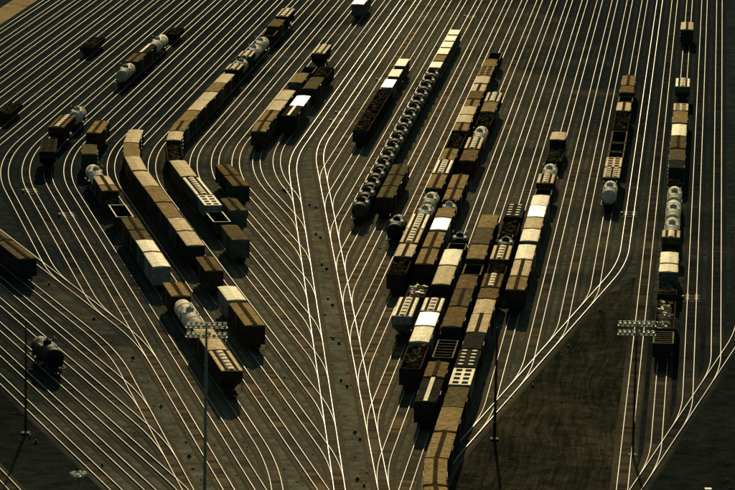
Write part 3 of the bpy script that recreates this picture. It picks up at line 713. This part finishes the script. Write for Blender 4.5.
# round lamp crown whose mast stands just below the frame
x, y = back(77.5, 640, GZ); cr = empty('floodlight_mast', (x, y, GZ)); hh = 19.6
MB().cyl((0, 0, 0), (0, 0, hh), .3, .18, n=12).build('pole', 'mast_grey', cr)
q = MB(); q.cyl((0, 0, hh-.3), (0, 0, hh-.15), .75, n=16); q.build('platform', 'mast_grey', cr)
for i in range(8):
    a = i*math.pi/4; q = MB(); p = Vector((.75*math.cos(a), .75*math.sin(a), hh)); d = Vector((math.cos(a), math.sin(a), -.6)).normalized(); q.cyl(p-d*.22, p+d*.12, .14, .26, n=10); q.build('lamp', 'lamp_cream', cr)
tag(cr, 'cream crown of lamps on a mast rising from the dark ground', 'light mast', 'floodlight masts')

# ------------------------------------------------------------------ switch stands beside the turnouts
def switch_stand(px, py, label, k):
    x, y = back(px, py, GZ); root = empty('switch_stand', (x, y, GZ), k*.7); root.scale = (.72, .72, .72)
    MB().box(-.45, .45, -.22, .22, 0, .16).build('base', 'rust_iron', root)
    b_ = MB(); b_.rings([[(-.2, -.2, .16), (.2, -.2, .16), (.2, .2, .16), (-.2, .2, .16)], [(-.12, -.12, .62), (.12, -.12, .62), (.12, .12, .62), (-.12, .12, .62)]]); b_.build('housing', 'side_black', root)
    MB().cyl((0, 0, .62), (0, 0, .85), .035, n=8).build('spindle', 'steel_dark', root)
    MB().box(-.16, .16, -.015, .015, .72, .9).build('target', 'sign_white' if k % 5 == 0 else 'rust_iron', root)
    MB().cyl((.1, 0, .5), (.65, 0, .3), .03, n=6).build('lever', 'steel_dark', root)
    tag(root, label, 'switch stand', 'switch stands')
SP = [((309.5, 205.5), (316, 208)), ((316, 234.5), (320.5, 238)), ((322, 265), (326.5, 269.5)), ((328, 299.5), (332.5, 305.5)), ((333, 339), (339, 344)), ((341, 381), (347, 387)), ((355, 433), (360, 440)), ((357.5, 480), (364, 486.5))]
k = 0
for i, pr in enumerate(SP):
    for j, q in enumerate(pr):
        k += 1; switch_stand(q[0], q[1], f"{('upper','lower')[j]} switch stand of the {ORD[i]} pair down the central walkway", k)
for q, lab in (((133, 358.5), 'switch stand below the crossing of two tracks left of the tank train curve'), ((161, 407), 'switch stand in the gap beneath the floodlight mast train'), ((189, 457), 'switch stand close to the bottom beside the mast foot'),
               ((49, 285), 'switch stand in front of the dark corner train'), ((94, 319.5), 'switch stand between the lower curving tracks'), ((600, 311), 'switch stand at the top edge of the dirt field'),
               ((568, 347), 'switch stand halfway along the diagonal ladder by the dirt field'), ((533, 387), 'switch stand low on the diagonal ladder by the dirt field'), ((30, 438), 'switch stand at the foot of the thin black pole'), ((36, 443), 'outer switch stand near the thin black pole'),
               ((102, 466), 'switch stand between the two lowest tracks')):
    k += 1; switch_stand(q[0], q[1], lab, k)
# relay cabinets between the rails' ends seen as pale boxes
def cabinet(px, py, label, w_=1.6, mat='sign_white'):
    x, y = back(px, py, GZ); root = empty('relay_cabinet', (x, y, GZ), .1)
    MB().box(-w_/2, w_/2, -.4, .4, 0, .12).build('base', 'mast_grey', root)
    MB().box(-w_/2+.05, w_/2-.05, -.35, .35, .12, .4).build('body', mat, root)
    MB().box(-w_/2, w_/2, -.42, .42, .4, .48).build('lid', mat, root)
    MB().box(-.02, .02, -.38, -.353, .2, .36).build('handle', 'steel_dark', root)
    tag(root, label, 'cabinet')
cabinet(708, 492, 'low white equipment cabinet on the dark verge near the corner', .9)

# low track retarders, seen as brown frames across the rails
def retarder(n, y, label, half=2.6):
    pa = P[n]; d0 = pa.find(y, 0.05); a, b2 = pa.at(d0-1), pa.at(d0+1); d = a-b2; c = (a+b2)/2
    root = empty('track_retarder', (c.x, c.y, -0.0016*(n+1)), math.atan2(d.y, d.x))
    for sy in (-1, 1):
        for off in (-.17, .17):
            MB().box(-half, half, sy*.7525+off-.06, sy*.7525+off+.06, -.17, .07).build('beam', 'retarder_iron', root)
    for x in (-half+.3, 0, half-.3): MB().box(x-.18, x+.18, -1.5, 1.5, -.185, -.172).build('cross_plate', 'rust_iron', root)
    MB().box(-.5, .5, 1.35, 1.75, -.3, .22).build('cylinder_box', 'retarder_iron', root)
    tag(root, label, 'retarder', 'track retarders')
paint('retarder_iron', (0.20, 0.13, 0.065), 0.5, 0.7, 0.0, 0.02, streak=False)
for n, y, lab in ((20, 112, 'brown retarder frame on the track that starts the central ladder'), (20, 120, 'second brown retarder frame just below the one on the central ladder track'), (19, 79, 'small retarder frame beside the foot of the pale container train'),
                  (4, 213, 'retarder frame on the straight track next to the tank car facing us'), (1, 297, 'orange-brown retarder frame on a track beside the cream roofed boxcars'), (34, 190, 'retarder frame on the far left curve below the dark hopper'),
                  (33, 214, 'rusty retarder frame on the left curve, nearer than the other'), (16, 16, 'retarder frame on an empty far track near the top edge'), (8, 220, 'retarder frame right of the white-roofed train')):
    retarder(n, y, lab)
# bits of timber, stones and scrap lying about the yard
g_ = random.Random(11); m_ = MB()
for _ in range(2400):
    px, py = g_.uniform(-10, 745), g_.uniform(-8, 500); x, y = back(px, py, GZ)
    a, b2, c = g_.choice(((.08, .06, .04), (.10, .07, .05), (.16, .05, .04), (.07, .07, .06), (.22, .07, .05)))
    k_ = g_.uniform(.6, 1.3); m_.box(-a*k_, a*k_, -b2*k_, b2*k_, 0, c*2*k_, Matrix.Translation((x, y, GZ+.01)) @ Matrix.Rotation(g_.uniform(0, 6.3), 4, 'Z'))
m, t, b = nodes('debris'); MAT['debris'] = m
t.links.new(ramp(t, noise(t, 0.4, 2), (0.02, 0.017, 0.012), (0.20, 0.15, 0.09), 0.40, 0.66), b.inputs['Base Color']); b.inputs['Roughness'].default_value = 0.9; b.inputs['Specular IOR Level'].default_value = 0.0
tag(m_.build('debris', 'debris'), 'scattered timber ends, stones and scrap lying between the tracks', 'debris', kind='stuff')
